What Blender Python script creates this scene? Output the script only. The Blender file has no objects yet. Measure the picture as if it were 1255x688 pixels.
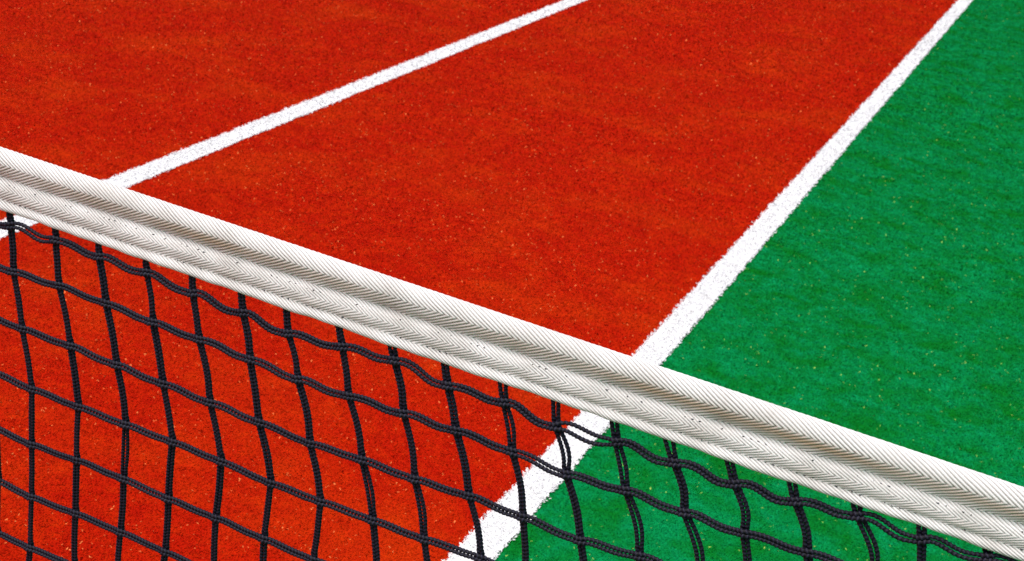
import bpy, math
import numpy as np
from mathutils import Matrix, Vector
rng = np.random.default_rng(7)
S = bpy.context.scene
C = S.collection

# ------------------------------------------------------------------ layout (metres)
# X runs along the net, Y down the court, Z up. Left line is centred on X=0, right line on X=1.37.
EYE = Vector((2.0142, 0.0, 1.328))
NET_Y = 0.85
LINE_W = 0.064
LINE_X = (0.0, 1.370)
AX = np.array([[0.90411087, 0.29307355, -0.31095244],
               [0.39757345, -0.31095402, 0.86327455],
               [0.15631103, -0.90412234, -0.39765518]])   # world axes seen from the camera

# ------------------------------------------------------------------ helpers
def mesh_from(name, verts, faces_list, attrs=None, smooth=True):
    """faces_list: list of (n,k) int arrays."""
    me = bpy.data.meshes.new(name)
    verts = np.asarray(verts, np.float32)
    me.vertices.add(len(verts)); me.vertices.foreach_set('co', verts.ravel())
    loops = np.concatenate([f.ravel() for f in faces_list]).astype(np.int32)
    tot = np.concatenate([np.full(len(f), f.shape[1], np.int32) for f in faces_list])
    st = np.zeros(len(tot), np.int32); st[1:] = np.cumsum(tot)[:-1]
    me.loops.add(len(loops)); me.loops.foreach_set('vertex_index', loops)
    me.polygons.add(len(tot)); me.polygons.foreach_set('loop_start', st)
    try: me.polygons.foreach_set('loop_total', tot)
    except Exception: pass
    me.polygons.foreach_set('use_smooth', np.full(len(tot), smooth))
    for k, v in (attrs or {}).items():
        a = me.attributes.new(k, 'FLOAT', 'POINT'); a.data.foreach_set('value', np.asarray(v, np.float32))
    me.update(); me.validate()
    return me

def link(name, me, mat, parent=None):
    o = bpy.data.objects.new(name, me); C.objects.link(o)
    me.materials.append(mat)
    if parent: o.parent = parent
    return o

def snoise(x, seed, freqs, amp=1.0):
    r = np.random.default_rng(seed); out = np.zeros_like(x, dtype=float)
    for f in freqs:
        out += np.sin(x * f * r.uniform(.8, 1.2) * 2 * math.pi + r.uniform(0, 6.28)) * r.uniform(.6, 1)
    return out * amp / len(freqs)

def nodes(name):
    m = bpy.data.materials.new(name); m.use_nodes = True
    nt = m.node_tree; b = nt.nodes['Principled BSDF']
    return m, nt, b
def N(nt, t, **k):
    n = nt.nodes.new(t)
    for a, v in k.items():
        if a in n.inputs: n.inputs[a].default_value = v
        else: setattr(n, a, v)
    return n
def ramp(nt, stops):
    n = nt.nodes.new('ShaderNodeValToRGB'); e = n.color_ramp.elements
    while len(e) > 1: e.remove(e[-1])
    e[0].position = stops[0][0]; e[0].color = (*stops[0][1], 1)
    for p, c in stops[1:]:
        q = e.new(p); q.color = (*c, 1)
    return n
def mix(nt, fac, a, b, mode='MIX'):
    n = nt.nodes.new('ShaderNodeMix'); n.data_type = 'RGBA'; n.blend_type = mode
    for sock, v in ((n.inputs[0], fac), (n.inputs[6], a), (n.inputs[7], b)):
        if hasattr(v, 'is_linked') or hasattr(v, 'links'): nt.links.new(v, sock)
        else: sock.default_value = v if not isinstance(v, tuple) else (*v, 1)
    return n.outputs[2]

# ------------------------------------------------------------------ materials
def turf_material(name, cols, speck, patch, trod, rough=.85):
    """cols: dark, mid, light fibre colours; patch: colour of worn/faded blotches."""
    m, nt, b = nodes(name); L = nt.links
    tc = N(nt, 'ShaderNodeTexCoord')
    tint = N(nt, 'ShaderNodeAttribute', attribute_name='tint')
    fine = N(nt, 'ShaderNodeTexNoise', Scale=260.0, Detail=3.0, Roughness=.7)
    med = N(nt, 'ShaderNodeTexNoise', Scale=30.0, Detail=6.0, Roughness=.68)
    big = N(nt, 'ShaderNodeTexNoise', Scale=2.6, Detail=6.0, Roughness=.62)
    for q in (fine, med, big): L.new(tc.outputs['Object'], q.inputs['Vector'])
    # 0..1 value = fibre tint + clumps
    a1 = N(nt, 'ShaderNodeMath', operation='MULTIPLY'); L.new(tint.outputs['Fac'], a1.inputs[0]); a1.inputs[1].default_value = .22
    a2 = N(nt, 'ShaderNodeMath', operation='MULTIPLY_ADD'); L.new(med.outputs['Fac'], a2.inputs[0]); a2.inputs[1].default_value = 1.05; L.new(a1.outputs[0], a2.inputs[2])
    a3 = N(nt, 'ShaderNodeMath', operation='MULTIPLY_ADD'); L.new(fine.outputs['Fac'], a3.inputs[0]); a3.inputs[1].default_value = .42; L.new(a2.outputs[0], a3.inputs[2])
    a4 = N(nt, 'ShaderNodeMath', operation='SUBTRACT', use_clamp=True); L.new(a3.outputs[0], a4.inputs[0]); a4.inputs[1].default_value = .345
    cr = ramp(nt, [(0.2, cols[0]), (.5, cols[1]), (.80, cols[2])])
    L.new(a4.outputs[0], cr.inputs[0])
    pr = ramp(nt, [(.47, (0, 0, 0)), (.72, (1, 1, 1))]); L.new(big.outputs['Fac'], pr.inputs[0])
    pm = N(nt, 'ShaderNodeMath', operation='MULTIPLY'); L.new(pr.outputs[0], pm.inputs[0]); pm.inputs[1].default_value = .55
    col = mix(nt, pm.outputs[0], cr.outputs[0], patch)
    # brushed and trodden areas, a hand to a foot across
    bm_ = N(nt, 'ShaderNodeTexNoise', Scale=9.0, Detail=4.0, Roughness=.6, Distortion=.4); L.new(tc.outputs['Object'], bm_.inputs['Vector'])
    br_ = ramp(nt, [(.36, (1, 1, 1)), (.56, (0, 0, 0))]); L.new(bm_.outputs['Fac'], br_.inputs[0])
    bq = N(nt, 'ShaderNodeMath', operation='MULTIPLY'); L.new(br_.outputs[0], bq.inputs[0]); bq.inputs[1].default_value = .5 if 'green' not in name else .7
    col = mix(nt, bq.outputs[0], col, trod)
    # stray pale grains / fibres: tint > 1
    gt = N(nt, 'ShaderNodeMath', operation='GREATER_THAN'); L.new(tint.outputs['Fac'], gt.inputs[0]); gt.inputs[1].default_value = 1.5
    col = mix(nt, gt.outputs[0], col, speck)
    L.new(col, b.inputs['Base Color'])
    b.inputs['Roughness'].default_value = rough
    b.inputs['Specular IOR Level'].default_value = .04
    # soft curled fibres scatter light like a pile: blend each fibre's normal with the pile's
    geo = N(nt, 'ShaderNodeNewGeometry')
    vm = N(nt, 'ShaderNodeVectorMath', operation='MULTIPLY_ADD'); L.new(geo.outputs['Normal'], vm.inputs[0])
    vm.inputs[1].default_value = (.55, .55, .55); vm.inputs[2].default_value = (0, 0, 1.0)
    nv = N(nt, 'ShaderNodeVectorMath', operation='NORMALIZE'); L.new(vm.outputs[0], nv.inputs[0])
    bp = N(nt, 'ShaderNodeBump', Strength=.3, Distance=.003); L.new(fine.outputs['Fac'], bp.inputs['Height']); L.new(nv.outputs[0], bp.inputs['Normal']); L.new(bp.outputs[0], b.inputs['Normal'])
    return m
M_RED = turf_material('red_turf', ((.35, .0040, .0002), (.445, .0110, .0004), (.54, .028, .001)), (.85, .22, .06), (.54, .042, .001), (.39, .0060, .0004))
M_GREEN = turf_material('green_turf', ((.0004, .120, .006), (.0006, .205, .045), (.002, .285, .105)), (.30, .50, .09), (.0008, .235, .070), (.0012, .135, .002))
M_LINE = turf_material('white_turf', ((.80, .80, .80), (.85, .85, .85), (.88, .88, .88)), (.42, .40, .40), (.83, .83, .83), (.78, .78, .77))

def cord_material():
    m, nt, b = nodes('black_polyester_cord'); L = nt.links
    br = N(nt, 'ShaderNodeAttribute', attribute_name='weave')
    cr = ramp(nt, [(.12, (.0015, .0012, .003)), (.55, (.0055, .005, .012)), (.95, (.022, .022, .042))]); L.new(br.outputs['Fac'], cr.inputs[0])  # braid highlights and groove shade painted into the cord colour
    L.new(cr.outputs[0], b.inputs['Base Color'])
    b.inputs['Roughness'].default_value = .6; b.inputs['Specular IOR Level'].default_value = .2
    b.inputs['Sheen Weight'].default_value = 0.0
    return m
M_CORD = cord_material()

def webbing_material():
    m, nt, b = nodes('white_herringbone_webbing'); L = nt.links
    tc = N(nt, 'ShaderNodeTexCoord')
    d = N(nt, 'ShaderNodeAttribute', attribute_name='stain_shade'); w = N(nt, 'ShaderNodeAttribute', attribute_name='gap')
    n1 = N(nt, 'ShaderNodeTexNoise', Scale=28.0, Detail=5.0); L.new(tc.outputs['Object'], n1.inputs['Vector'])
    n2 = N(nt, 'ShaderNodeTexNoise', Scale=900.0, Detail=2.0); L.new(tc.outputs['Object'], n2.inputs['Vector'])
    base = ramp(nt, [(.3, (.64, .62, .59)), (.65, (.80, .79, .775))]); L.new(n1.outputs['Fac'], base.inputs[0])
    col = mix(nt, d.outputs['Fac'], base.outputs[0], (.42, .29, .16))      # brown shade painted under the bulge, plus real grime at right
    col = mix(nt, w.outputs['Fac'], col, (.085, .066, .055))                 # groove shade painted into the colour between the ribs
    L.new(col, b.inputs['Base Color'])
    b.inputs['Roughness'].default_value = .75; b.inputs['Specular IOR Level'].default_value = .25
    bp = N(nt, 'ShaderNodeBump', Strength=.25, Distance=.0004); L.new(n2.outputs['Fac'], bp.inputs['Height']); L.new(bp.outputs[0], b.inputs['Normal'])
    return m
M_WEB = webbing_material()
M_THREAD, _nt, _b = nodes('dark_stitching_thread')
_n = N(_nt, 'ShaderNodeTexNoise', Scale=700.0); _r = ramp(_nt, [(.35, (.012, .011, .016)), (.7, (.05, .045, .05))])
_nt.links.new(_n.outputs['Fac'], _r.inputs[0]); _nt.links.new(_r.outputs[0], _b.inputs['Base Color']); _b.inputs['Roughness'].default_value = .8

# ------------------------------------------------------------------ turf sheets with their pile
def in_view(x, y, z=0.0, margin=.10):
    P = np.stack([x - EYE.x, y - EYE.y, np.full_like(x, z - EYE.z)], 1) @ AX
    u = P[:, 0] / P[:, 2] * 1774 / 627.5; v = P[:, 1] / P[:, 2] * 1774 / 344.
    return (P[:, 2] > .2) & (abs(u) < 1 + margin) & (abs(v) < 1 + margin * 1.6)

BANDS = [(.9, 2.6, 260000, .85), (2.6, 3.6, 200000, .95), (3.6, 5.2, 130000, 1.15), (5.2, 10.6, 68000, 1.5)]
XR = (-1.9, 2.6)
def line_edge(x, y, which):
    """wandering edge of a tufted line: distance outside the nominal strip"""
    return np.abs(x - LINE_X[which]) - LINE_W / 2 + snoise(y, 40 + which, (1.3, 4, 11), .0022) + snoise(y, 50 + which, (31, 57, 120), .0016)
roots = []
for y0, y1, dens, sc in BANDS:
    n = int((XR[1] - XR[0]) * (y1 - y0) * dens)
    x = rng.uniform(*XR, n); y = rng.uniform(y0, y1, n)
    k = in_view(x, y); roots.append(np.stack([x[k], y[k], np.full(k.sum(), sc)], 1))
# beyond the photographed ground the pile goes on, in coarser tufts
n = int(7.6 * 12.0 * 17000); x = rng.uniform(-3.2, 4.4, n); y = rng.uniform(.2, 12.2, n)
k = ~(in_view(x, y) & (x > XR[0]) & (x < XR[1]) & (y > .9) & (y < 10.6)); roots.append(np.stack([x[k], y[k], np.full(k.sum(), 2.2)], 1))
roots = np.concatenate(roots)
# fibres come in tufts: a whole tuft leans across the seam or stays back
_h = np.random.default_rng(5).uniform(-1, 1, (64, 4096))
j = rng.normal(0, .0008, len(roots)) + .0036 * _h[(np.floor(roots[:, 0] / .009).astype(int)) % 64, np.floor((roots[:, 1] + .004 * np.sin(roots[:, 0] * 700)) / .0062).astype(int) % 4096]
d0 = line_edge(roots[:, 0] + j, roots[:, 1], 0) < 0
d1 = line_edge(roots[:, 0] + j, roots[:, 1], 1) < 0
red = (~d0) & (~d1) & (roots[:, 0] < LINE_X[1])
green = (~d1) & (roots[:, 0] >= LINE_X[1])

def pile(rt, z, seed, speck_rate, lean=1.0):
    if seed >= 3: rt = rt * np.array([1, 1, .85])
    r = np.random.default_rng(seed); n = len(rt)
    sc = rt[:, 2] * r.uniform(.7, 1.35, n)
    az = r.uniform(0, 2 * math.pi, n); tilt = np.clip(r.normal(1.16, .16, n), .5, 1.42) * lean
    ln = .0052 * sc; wd = .0010 * sc * r.uniform(.7, 1.4, n)
    dirv = np.stack([np.cos(az) * np.sin(tilt), np.sin(az) * np.sin(tilt), np.cos(tilt)], 1)
    side = np.stack([-np.sin(az), np.cos(az), r.normal(0, .12, n)], 1)
    p = np.stack([rt[:, 0], rt[:, 1], np.full(n, z)], 1)
    a = p - side * wd[:, None] - dirv * .0005; b = p + side * wd[:, None] - dirv * .0005
    mid = p + dirv * (ln * .6)[:, None]; c = mid + side * (wd * .75)[:, None]; d = mid - side * (wd * .75)[:, None]
    tip = p + dirv * ln[:, None]; tip[:, 2] -= (ln * .06)
    V = np.stack([a, b, c, d, tip], 1).reshape(-1, 3)
    i = np.arange(n)[:, None] * 5
    t = r.beta(2.2, 2.2, n); sp = r.random(n) < speck_rate / rt[:, 2]; t[sp] = 2.0
    return V, np.concatenate([i + 0, i + 1, i + 2, i + 3], 1), np.concatenate([i + 3, i + 2, i + 4], 1), np.repeat(t, 5)

def turf_object(name, sheet_v, sheet_f, rt, z, seed, mat, speck):
    V, Q, T, t = pile(rt, z, seed, speck)
    o = len(sheet_v)
    V = np.concatenate([sheet_v, V]); tt = np.concatenate([np.full(o, .12), t])
    return link(name, mesh_from(name, V, [np.asarray(sheet_f), Q + o, T + o], {'tint': tt}, smooth=False), mat)

def rect(x0, x1, y0, y1, z):
    return np.array([(x0, y0, z), (x1, y0, z), (x1, y1, z), (x0, y1, z)], float), np.array([[0, 1, 2, 3]])
def strip(cx, which, z):
    ys = np.concatenate([np.linspace(-12, .6, 40), np.arange(.62, 11, .004), np.linspace(11.1, 24, 60)])
    e = snoise(ys, 40 + which, (1.3, 4, 11), .0022) + snoise(ys, 50 + which, (31, 57, 120), .0016)
    half = LINE_W / 2 - e - .0030
    V = np.concatenate([np.stack([cx - half, ys, np.full_like(ys, z)], 1), np.stack([cx + half, ys, np.full_like(ys, z)], 1)])
    n = len(ys); i = np.arange(n - 1)
    return V, np.stack([i, i + n, i + n + 1, i + 1], 1)

def setting(o, label, cat):
    o['kind'] = 'structure'; o['label'] = label; o['category'] = cat
v, f = rect(-600, 600, -600, 600, 0)
g = turf_object('ground', v, f, roots[green], 0, 1, M_GREEN, .0032)
setting(g, 'green artificial turf outside the white line on the right', 'ground')
v, f = rect(-9.5, LINE_X[1] - .01, -12, 24, .002)
r_ = turf_object('court', v, f, roots[red], .002, 2, M_RED, .006)
setting(r_, 'red artificial turf playing surface of the tennis court', 'court')
v, f = strip(LINE_X[0], 0, .004)
l_ = turf_object('singles_sideline', v, f, roots[d0], .004, 3, M_LINE, .05)
setting(l_, 'white tufted line with red turf on both sides', 'court line')
v, f = strip(LINE_X[1], 1, .004)
l_ = turf_object('doubles_sideline', v, f, roots[d1 & ~d0], .004, 4, M_LINE, .05)
setting(l_, 'white tufted line dividing the red turf from the green', 'court line')

# ------------------------------------------------------------------ the net
# knots of the mesh in the net's own plane (x, z), row by row from the headband down
TOPS = [1.2792,1.3242,1.3666,1.4095,1.4536,1.4959,1.5351,1.5783,1.6221,1.6653,1.7119,1.7527,1.7947,1.8332,1.8755,1.9193,1.9633,2.0066,2.0480]
ROWS = [
 [(1.2807,0.8468),(1.3253,0.8490),(1.3679,0.8473),(1.4117,0.8480),(1.4555,0.8443),(1.5003,0.8427),(1.5401,0.8391),(1.5860,0.8441),(1.6285,0.8482),(1.6729,0.8433),(1.7171,0.8455),(1.7581,0.8409),(1.8023,0.8452),(1.8446,0.8455),(1.8877,0.8455),(1.9290,0.8484),(1.9695,0.8537),(2.0117,0.8530),(2.0526,0.8565)],
 [(1.2844,0.8079),(1.3303,0.8105),(1.3769,0.8104),(1.4205,0.8086),(1.4642,0.8082),(1.5104,0.8074),(1.5525,0.8048),(1.5959,0.8066),(1.6415,0.8089),(1.6846,0.8106),(1.7295,0.8101),(1.7718,0.8076),(1.8157,0.8116),(1.8592,0.8113),(1.9021,0.8124),(1.9456,0.8149),(1.9905,0.8166)],
 [(1.2956,0.7600),(1.3437,0.7609),(1.3900,0.7600),(1.4341,0.7588),(1.4778,0.7578),(1.5235,0.7573),(1.5693,0.7553),(1.6133,0.7583),(1.6586,0.7589),(1.7030,0.7620),(1.7470,0.7617),(1.7920,0.7604),(1.8357,0.7657),(1.8810,0.7659)],
 [(1.3076,0.7079),(1.3544,0.7088),(1.4011,0.7093),(1.4470,0.7099),(1.4927,0.7101),(1.5390,0.7080),(1.5845,0.7090),(1.6295,0.7110),(1.6737,0.7124),(1.7207,0.7149)],
 [(1.3082,0.6550),(1.3557,0.6577),(1.4017,0.6583),(1.4468,0.6566),(1.4929,0.6565),(1.5380,0.6557),(1.5844,0.6551)],
 [(1.3091,0.6029),(1.3565,0.6056),(1.4021,0.6055),(1.4477,0.6046)],
 [(1.3099,0.5510),(1.3571,0.5523)]]
LEFT, RIGHT, NR = 16, 10, 17
NC = LEFT + 19 + RIGHT
KX = np.full((NR, NC), np.nan); KZ = KX.copy(); TX = np.zeros(NC)
TX[LEFT:LEFT + 19] = TOPS
for k in range(LEFT): TX[LEFT - 1 - k] = TOPS[0] - .0437 * (k + 1)
for k in range(RIGHT): TX[LEFT + 19 + k] = TOPS[-1] + .0431 * (k + 1)
rz_mean = [.847, .811, .7605, .709, .6565, .604, .5515] + [.5515 - .0525 * k for k in range(1, 11)]
shift = [.003, .010, .021, .032, .038, .041, .042] + [.042] * 10
for r in range(NR):
    row = ROWS[r] if r < len(ROWS) else []
    for c in range(NC):
        q = c - LEFT
        if 0 <= q < len(row): KX[r, c], KZ[r, c] = row[q]
        else:
            up = KX[r - 1, c] if r else TX[c]
            dx = shift[r] - (shift[r - 1] if r else 0)
            if q >= 7 and r in (4, 5): dx += .007
            KX[r, c] = up + dx + rng.normal(0, .0007)
            zt = rz_mean[r] + (.004 if q > 10 else 0) * max(0, 1 - r / 6) + (.0045 if q >= 15 and r == 0 else 0)
            KZ[r, c] = zt + rng.normal(0, .0009)

net = bpy.data.objects.new('tennis_net', None); C.objects.link(net); net.location = (1.68, NET_Y, 0)
net['label'] = 'black mesh tennis net with white herringbone headband stretched across the court'
net['category'] = 'tennis net'
NETO = np.array([1.68, NET_Y, 0])

def strand(P, T, n1, n2, offn, offd, r0, fine, ph, hand):
    """one braided strand along P, centre shifted by offn along n1 and offd along n2"""
    ctr = P + n1 * offn[:, None] + n2 * offd[:, None]
    ns = 10 if fine else 6
    th = np.arange(ns) / ns * 2 * math.pi
    s = np.concatenate([[0], np.cumsum(np.linalg.norm(np.diff(P, axis=0), axis=1))])
    A = s[:, None] / .0030 * 2 * math.pi
    w = np.cos(A + hand * th[None, :] + ph)
    w2 = np.cos(A * 2.0 - 2 * hand * th[None, :] + ph * 1.7)
    h = .5 + .38 * w + .12 * w2
    rr = np.reshape(r0, (-1, 1)) * (.78 + .38 * h)
    V = ctr[:, None, :] + rr[:, :, None] * (np.cos(th)[None, :, None] * n1[:, None, :] + np.sin(th)[None, :, None] * n2[:, None, :])
    m = len(P); i = np.arange(m - 1)[:, None] * ns; k = np.arange(ns)[None, :]; k2 = (k + 1) % ns
    F = np.stack([i + k, i + k2, i + ns + k2, i + ns + k], 2).reshape(-1, 4)
    return V.reshape(-1, 3), F, h.ravel()

def cord(name, pts, gap, ang, depth, seed, rad=.00160, swell=None):
    """pts (m,2) in plane, arrays gap (half distance of the two strands), ang (turn of the pair), depth (offset in y)"""
    P = np.stack([pts[:, 0], NET_Y + depth, pts[:, 1]], 1)
    vis = in_view_pts(P)
    T = np.gradient(P, axis=0); T /= np.linalg.norm(T, axis=1)[:, None]
    n2 = np.tile([0, 1.0, 0], (len(P), 1)); n1 = np.cross(T, n2); n1 /= np.linalg.norm(n1, axis=1)[:, None]
    n2 = np.cross(n1, T)
    r = np.random.default_rng(seed)
    VV, FF, WW = [], [], []; off = 0
    if swell is None: swell = np.ones(len(P))
    for sgn in (-1, 1):
        on = sgn * gap * np.cos(ang); od = sgn * gap * np.sin(ang)
        V, F, W = strand(P, T, n1, n2, on, od, rad * swell, vis, r.uniform(0, 6), sgn)
        VV.append(V); FF.append(F + off); WW.append(W); off += len(V)
    V = np.concatenate(VV) - NETO
    return link(name, mesh_from(name, V, [np.concatenate(FF)], {'weave': np.clip(np.concatenate(WW), 0, 1)}), M_CORD, net)

def in_view_pts(P):
    Q = (P - np.array(EYE)) @ AX
    u = Q[:, 0] / Q[:, 2] * 1774 / 627.5; v_ = Q[:, 1] / Q[:, 2] * 1774 / 344.
    return bool(((Q[:, 2] > .1) & (abs(u) < 1.1) & (abs(v_) < 1.15)).any())

def smooth(a, k):
    if k < 2: return a
    w = np.hanning(k + 2)[1:-1]; w /= w.sum()
    p = np.pad(a, (k // 2, k - 1 - k // 2), 'edge')
    return np.convolve(p, w, 'valid')

def step_for(x, z): 
    return .0006 if (1.20 < x < 2.14 and z > .42) else .0035

# vertical cords
for c in range(NC):
    q = c - LEFT; r = np.random.default_rng(100 + c)
    kx = np.concatenate([[TX[c] - .001], KX[:, c]]); kz = np.concatenate([[.874], KZ[:, c]])
    xs, zs, gp, an, kn = [], [], [], [], []
    fine = 1.20 < TX[c] < 2.14
    right = np.clip((q - 4) / 6, 0, 1)
    for i in range(len(kx) - 1):
        dx, dz = kx[i + 1] - kx[i], kz[i + 1] - kz[i]; ln = math.hypot(dx, dz)
        n = max(6, int(ln / (.0006 if fine and kz[i] > .5 else .003))); t = np.arange(n) / n
        bow = (.0018 * (abs(dx) / .01) * np.clip(1.3 - i * .1, .3, 1.3) if i else 0.0) * r.uniform(.5, 1.3) + (r.normal(0, .0008) if i else 0)
        bow = min(bow, .0042) * (.55 if q < 9 else .85)
        # leaves the knot on the slant, arrives upright
        xs.append(kx[i] + dx * t + bow * np.sin(math.pi * t) ** 1.0 * (1 + .35 * np.sin(math.pi * t) * t)); zs.append(kz[i] + dz * t)
        op = 0.0
        if i <= 4: op = max(0, r.normal(.0004 * right * (1 - i / 5) - .0001, .00045))
        if i == 0:
            g_ = .0014 + right * r.uniform(.0002, .0022) * (1 - t) ** .8
        else:
            g_ = .00145 + op * np.sin(math.pi * t) ** 1.5
        gp.append(g_ * np.ones(n))
        a0 = r.uniform(-.45, .45)
        an.append(np.full(n, a0 * (.45 if op > .0006 or i == 0 else 1)))
        kn.append(np.minimum(t, 1 - t) * ln)
    xs, zs, gp, an, kn = map(np.concatenate, (xs, zs, gp, an, kn))
    k = 11 if fine else 3
    xs = smooth(xs, k); zs[k:-k] = smooth(zs, k)[k:-k]; an = smooth(an, 41 if fine else 5); gp = smooth(gp, k)
    near = np.exp(-(kn / .004) ** 2)
    depth = .0005 + .0012 * near + snoise(zs, 300 + c, (2, 5), .0012)
    cord('vertical_cord', np.stack([xs, zs], 1), gp, an * (1 - .5 * near), depth, 500 + c, .00157, 1 + .14 * np.exp(-((kn - .0040) / .0022) ** 2))

# horizontal cords
for i in range(NR):
    r = np.random.default_rng(900 + i)
    A0 = [.0021, .0013, .0008, .0006, .0005, .0004, .0003][min(i, 6)]
    xs, zs, gp, kn = [], [], [], []
    for c in range(NC - 1):
        x0, x1, z0, z1 = KX[i, c], KX[i, c + 1], KZ[i, c], KZ[i, c + 1]
        fine = 1.18 < x0 < 2.14 and z0 > .45
        n = 75 if fine else 12; t = np.arange(n) / n
        A = A0 * r.uniform(.6, 1.35)
        xs.append(x0 + (x1 - x0) * t); zs.append(z0 + (z1 - z0) * t + A * np.sin(2 * math.pi * t ** r.uniform(.8, 1.3)) - .0006 * np.sin(math.pi * t))
        op = max(0, r.normal(0, .00018))
        q = c - LEFT
        if i == 0 and q == 11: op = .0021
        if i == 0 and q in (0, 16): op = .0007
        gp.append(.00152 + op * np.sin(math.pi * t) ** .9); kn.append(np.minimum(t, 1 - t) * (x1 - x0))
    xs, zs, gp, kn = map(np.concatenate, (xs, zs, gp, kn))
    zs = smooth(zs, 9); gp = smooth(gp, 5)
    near = np.exp(-(kn / .0045) ** 2)
    depth = -.0008 - .0013 * near + snoise(xs, 700 + i, (3, 7), .0006)
    cord('horizontal_cord', np.stack([xs, zs], 1), gp, np.full(len(xs), .25) + snoise(xs, 800 + i, (4, 9), .35), depth, 950 + i, .00156, 1 + .20 * np.exp(-(kn / .0030) ** 2) - .07 * np.exp(-((kn - .0065) / .0025) ** 2))

# headband: one woven webbing folded over the cable
def profile():
    """front/back outline of the folded band: y (towards -Y is the near face), z, arc measured from the upper herringbone ridge"""
    pts = []
    zc = .9003   # over the cable, 180deg = back (y +), 0 = front (y -)
    pts = [(.0062 * math.cos(math.radians(d)) * -1, zc + .0092 * math.sin(math.radians(d))) for d in np.linspace(180, -12, 80)]
    front = [(-.0050, .8935), (-.0040, .8908), (-.0029, .8885), (-.0022, .8865), (-.0026, .8840), (-.0036, .8815), (-.0041, .8785), (-.0043, .8757), (-.0040, .8715),
             (-.0030, .8680), (-.0029, .8660), (-.0038, .8632), (-.0043, .8612), (-.0038, .8590), (-.0022, .8576)]
    back = [(.0022, .8576), (.0036, .8595), (.0040, .863), (.0036, .872), (.0035, .882), (.0040, .889), (.0058, .8965)]
    P = pts + front + back + [pts[0]]
    P = np.array(P); s = np.concatenate([[0], np.cumsum(np.hypot(*np.diff(P, axis=0).T))])
    u = np.arange(0, s[-1], .00055)
    Q = np.stack([smooth(np.interp(u, s, P[:, 0]), 5), smooth(np.interp(u, s, P[:, 1]), 5)], 1)
    return Q, u
Q, U = profile()
iz = int(np.argmin(abs(Q[:, 1] - .8982) + (Q[:, 0] > 0) * 1))
SA = U - U[iz]                                   # 0 at the upper ridge on the near face
xs = np.concatenate([np.arange(.58, 1.2, .004), np.arange(1.2, 2.15, .00055), np.arange(2.154, 2.46, .004)])
def arc_at(z): return SA[int(np.argmin(abs(Q[:, 1] - z) + (Q[:, 0] > -.001) * 1))]
BR = [0.0, arc_at(.8868), arc_at(.8762), arc_at(.8672)]           # ridge, trough, ridge, trough of the herringbone
S2 = SA[None, :] + snoise(xs, 71, (2, 6, 13, 29), .0009)[:, None] + np.where(SA > .006, 1, 0)[None, :] * snoise(xs, 72, (9, 19, 41), .0006)[:, None]
tri = np.where(S2 < 0, -S2, S2)
tri = np.where(S2 > BR[1], 2 * BR[1] - S2, tri)
tri = np.where(S2 > BR[2], S2 - 2 * BR[2] + 2 * BR[1], tri)
tri = np.where(S2 > BR[3], 2 * BR[3] - 2 * BR[2] + 2 * BR[1] - S2, tri)
wob = snoise(xs, 21, (6, 15, 34), .0011)
X, W = xs[:, None], tri
phase = (X + 1.75 * (W + 0) + wob[:, None] * np.sin(SA / .012)[None, :]) / np.where(S2 > BR[1], .0043, .0048)
sn = np.abs(np.sin(math.pi * phase))
rib = sn ** .6
amp = .00105 * np.where(SA > BR[1], .78, 1.0)[None, :]
# fine yarns inside each rib
yarn = .00010 * np.sin(2 * math.pi * phase * 3)
lowx = snoise(xs, 31, (3, 8, 17), 1.0)[:, None]; lowx2 = snoise(xs, 32, (5, 12, 23, 41), 1.0)[:, None]
nq = np.gradient(Q, axis=0); nrm = np.stack([-nq[:, 1], nq[:, 0]], 1); nrm /= np.linalg.norm(nrm, axis=1)[:, None]
# make normals point outwards
cen = np.array([0, .88])
if ((Q[10] - np.array([0, .9003])) @ nrm[10]) < 0: nrm = -nrm
pucker = (.0012 * lowx2 * np.exp(-((SA - .013) / .005) ** 2)[None, :] + .0009 * lowx2 * np.exp(-((SA - .029) / .004) ** 2)[None, :])
ribno = np.floor(phase); r2 = np.random.default_rng(77); tab = r2.uniform(0, 1, 4096)
own = tab[(ribno.astype(int)) % 4096]                         # every yarn bundle has its own tension
amp = amp * (.82 + .3 * own) * (1 - .35 * np.clip(snoise(xs, 73, (5, 14, 31), 1.2), 0, 1)[:, None] * (SA > BR[1])[None, :])
disp = (rib - .6) * amp + yarn + pucker
Yp = Q[None, :, 0] + nrm[None, :, 0] * disp
Zp = Q[None, :, 1] + nrm[None, :, 1] * disp
# hem wanders a little, climbs to the right
low = np.clip((.8845 - Q[:, 1]) / .028, 0, 1)[None, :]
Zp = Zp + low * (.0012 + .0006 * lowx + .0004 * lowx2 + .0034 * np.clip((X - 1.55) / .45, 0, 1.2))
Yp = Yp + .0008 * low * lowx2
V = np.stack([np.broadcast_to(X, Yp.shape) - NETO[0], Yp, Zp], 2)
m, n = len(xs), len(U)
i = np.arange(m - 1)[:, None] * n; k = np.arange(n)[None, :]; k2 = (k + 1) % n
F = np.stack([i + k, i + k2, i + n + k2, i + n + k], 2).reshape(-1, 4)
blot = np.clip(.45 + .6 * snoise(xs, 61, (1.1, 3, 7), 1.0) + .9 * np.exp(-((xs - 1.92) / .11) ** 2), 0, 1.3)[:, None]
stain_shade = (.8 * np.exp(-((SA - .0040) / .0040) ** 2))[None, :] * blot + .10 * np.exp(-((SA - .0275) / .0035) ** 2)[None, :] * (1 + lowx2)
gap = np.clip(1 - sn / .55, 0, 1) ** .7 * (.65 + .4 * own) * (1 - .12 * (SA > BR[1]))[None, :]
link('headband', mesh_from('headband', V.reshape(-1, 3), [F], {'stain_shade': np.clip(stain_shade, 0, 1).ravel() * np.ones(m * n), 'gap': gap.ravel()}), M_WEB, net)

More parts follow.
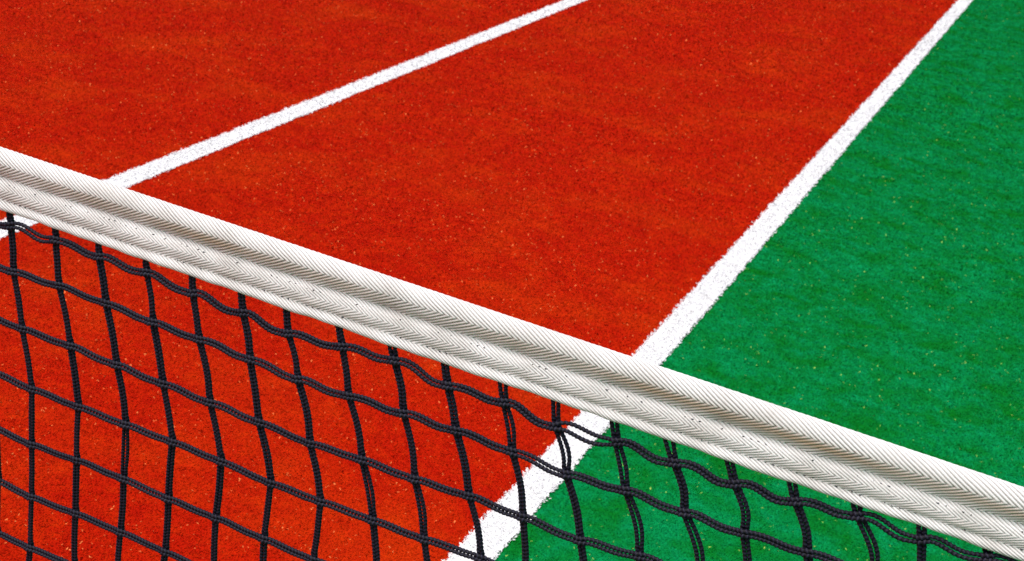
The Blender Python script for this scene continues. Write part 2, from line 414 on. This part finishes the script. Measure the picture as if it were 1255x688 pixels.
# rows of stitching through the headband
def surf(x, s):
    a = int(np.argmin(abs(xs - x))); b = int(np.argmin(abs(SA - s)))
    return V[a, b], nrm[b]
for s0, sd in ((arc_at(.8822), 1), (arc_at(.8676), 2)):
    # one running thread: dips under the webbing and shows as short dark stitches
    r = np.random.default_rng(sd); px = np.arange(.6, 2.44, .0004); out = np.full(len(px), -1.0); x = .6
    while x < 2.43:
        hl = r.uniform(.0007, .0014) if r.random() < .75 else .0005
        out = np.maximum(out, np.clip(1 - ((px - x) / hl) ** 2, -1, 1) * r.uniform(.6, 1))
        x += .0051 * r.choice((1, 1, 1, 2, 3, 6)) * r.uniform(.95, 1.05)
    drift = snoise(px, 90 + sd, (3, 11, 60, 170), .0007)
    ib = [(int(np.argmin(abs(xs - x_))), int(np.argmin(abs(SA - s0 - d_)))) for x_, d_ in zip(px, drift)]
    base = np.array([V[i_, j_] for i_, j_ in ib]); nn = np.array([nrm[j_] for _, j_ in ib])
    lift = smooth(out, 3) * .0009 - .0006
    base = np.stack([px - NETO[0], smooth(base[:, 1], 3) + nn[:, 0] * lift, smooth(base[:, 2], 3) + nn[:, 1] * lift], 1)
    th = np.arange(6) / 6 * 2 * math.pi
    ring = np.stack([np.zeros(6), np.cos(th) * .00042, np.sin(th) * .00042], 1)
    VV = (base[:, None, :] + ring[None]).reshape(-1, 3); i = np.arange(len(px) - 1)[:, None] * 6; k = np.arange(6)[None]; k2 = (k + 1) % 6
    link('seam_stitching', mesh_from('seam_stitching', VV, [np.stack([i + k, i + k2, i + 6 + k2, i + 6 + k], 2).reshape(-1, 4)]), M_THREAD, net)

# ------------------------------------------------------------------ light
w = bpy.data.worlds.new('World'); S.world = w; w.use_nodes = True
nt = w.node_tree; bg = nt.nodes['Background']
sky = nt.nodes.new('ShaderNodeTexSky'); sky.sky_type = 'NISHITA'; sky.sun_disc = False
EL, AZ = 64, 205          # compass-style azimuth of the sun measured from +Y clockwise
sky.sun_elevation = math.radians(EL); sky.sun_rotation = math.radians(AZ); sky.dust_density = 3.0; sky.air_density = .8; sky.ozone_density = .5
nt.links.new(sky.outputs[0], bg.inputs[0]); bg.inputs[1].default_value = .07
sd = bpy.data.lights.new('sun', 'SUN'); sd.energy = 1.5; sd.angle = math.radians(32); sd.color = (1, .955, .90)
so = bpy.data.objects.new('sun', sd); C.objects.link(so)
dv = Vector((math.sin(math.radians(AZ)) * math.cos(math.radians(EL)), math.cos(math.radians(AZ)) * math.cos(math.radians(EL)), math.sin(math.radians(EL))))
so.rotation_euler = dv.to_track_quat('Z', 'Y').to_euler(); so.location = (0, 0, 10)

# ------------------------------------------------------------------ camera
cd = bpy.data.cameras.new('camera'); cam = bpy.data.objects.new('camera', cd); C.objects.link(cam); S.camera = cam
cd.sensor_width = 36; cd.lens = 1774 / 1255 * 36; cd.clip_start = .05; cd.clip_end = 3000
right, up, back = Vector(AX[:, 0]), -Vector(AX[:, 1]), -Vector(AX[:, 2])
cam.matrix_world = Matrix(((right.x, up.x, back.x, EYE.x), (right.y, up.y, back.y, EYE.y), (right.z, up.z, back.z, EYE.z), (0, 0, 0, 1)))
cd.dof.use_dof = True; cd.dof.focus_distance = 1.12; cd.dof.aperture_fstop = 27

S.render.engine = 'CYCLES'; S.render.resolution_x = 1024; S.render.resolution_y = 561
vs = S.view_settings; vs.view_transform = 'Standard'; vs.look = 'None'; vs.gamma = 1; vs.exposure = 1.2
vs.use_curve_mapping = False
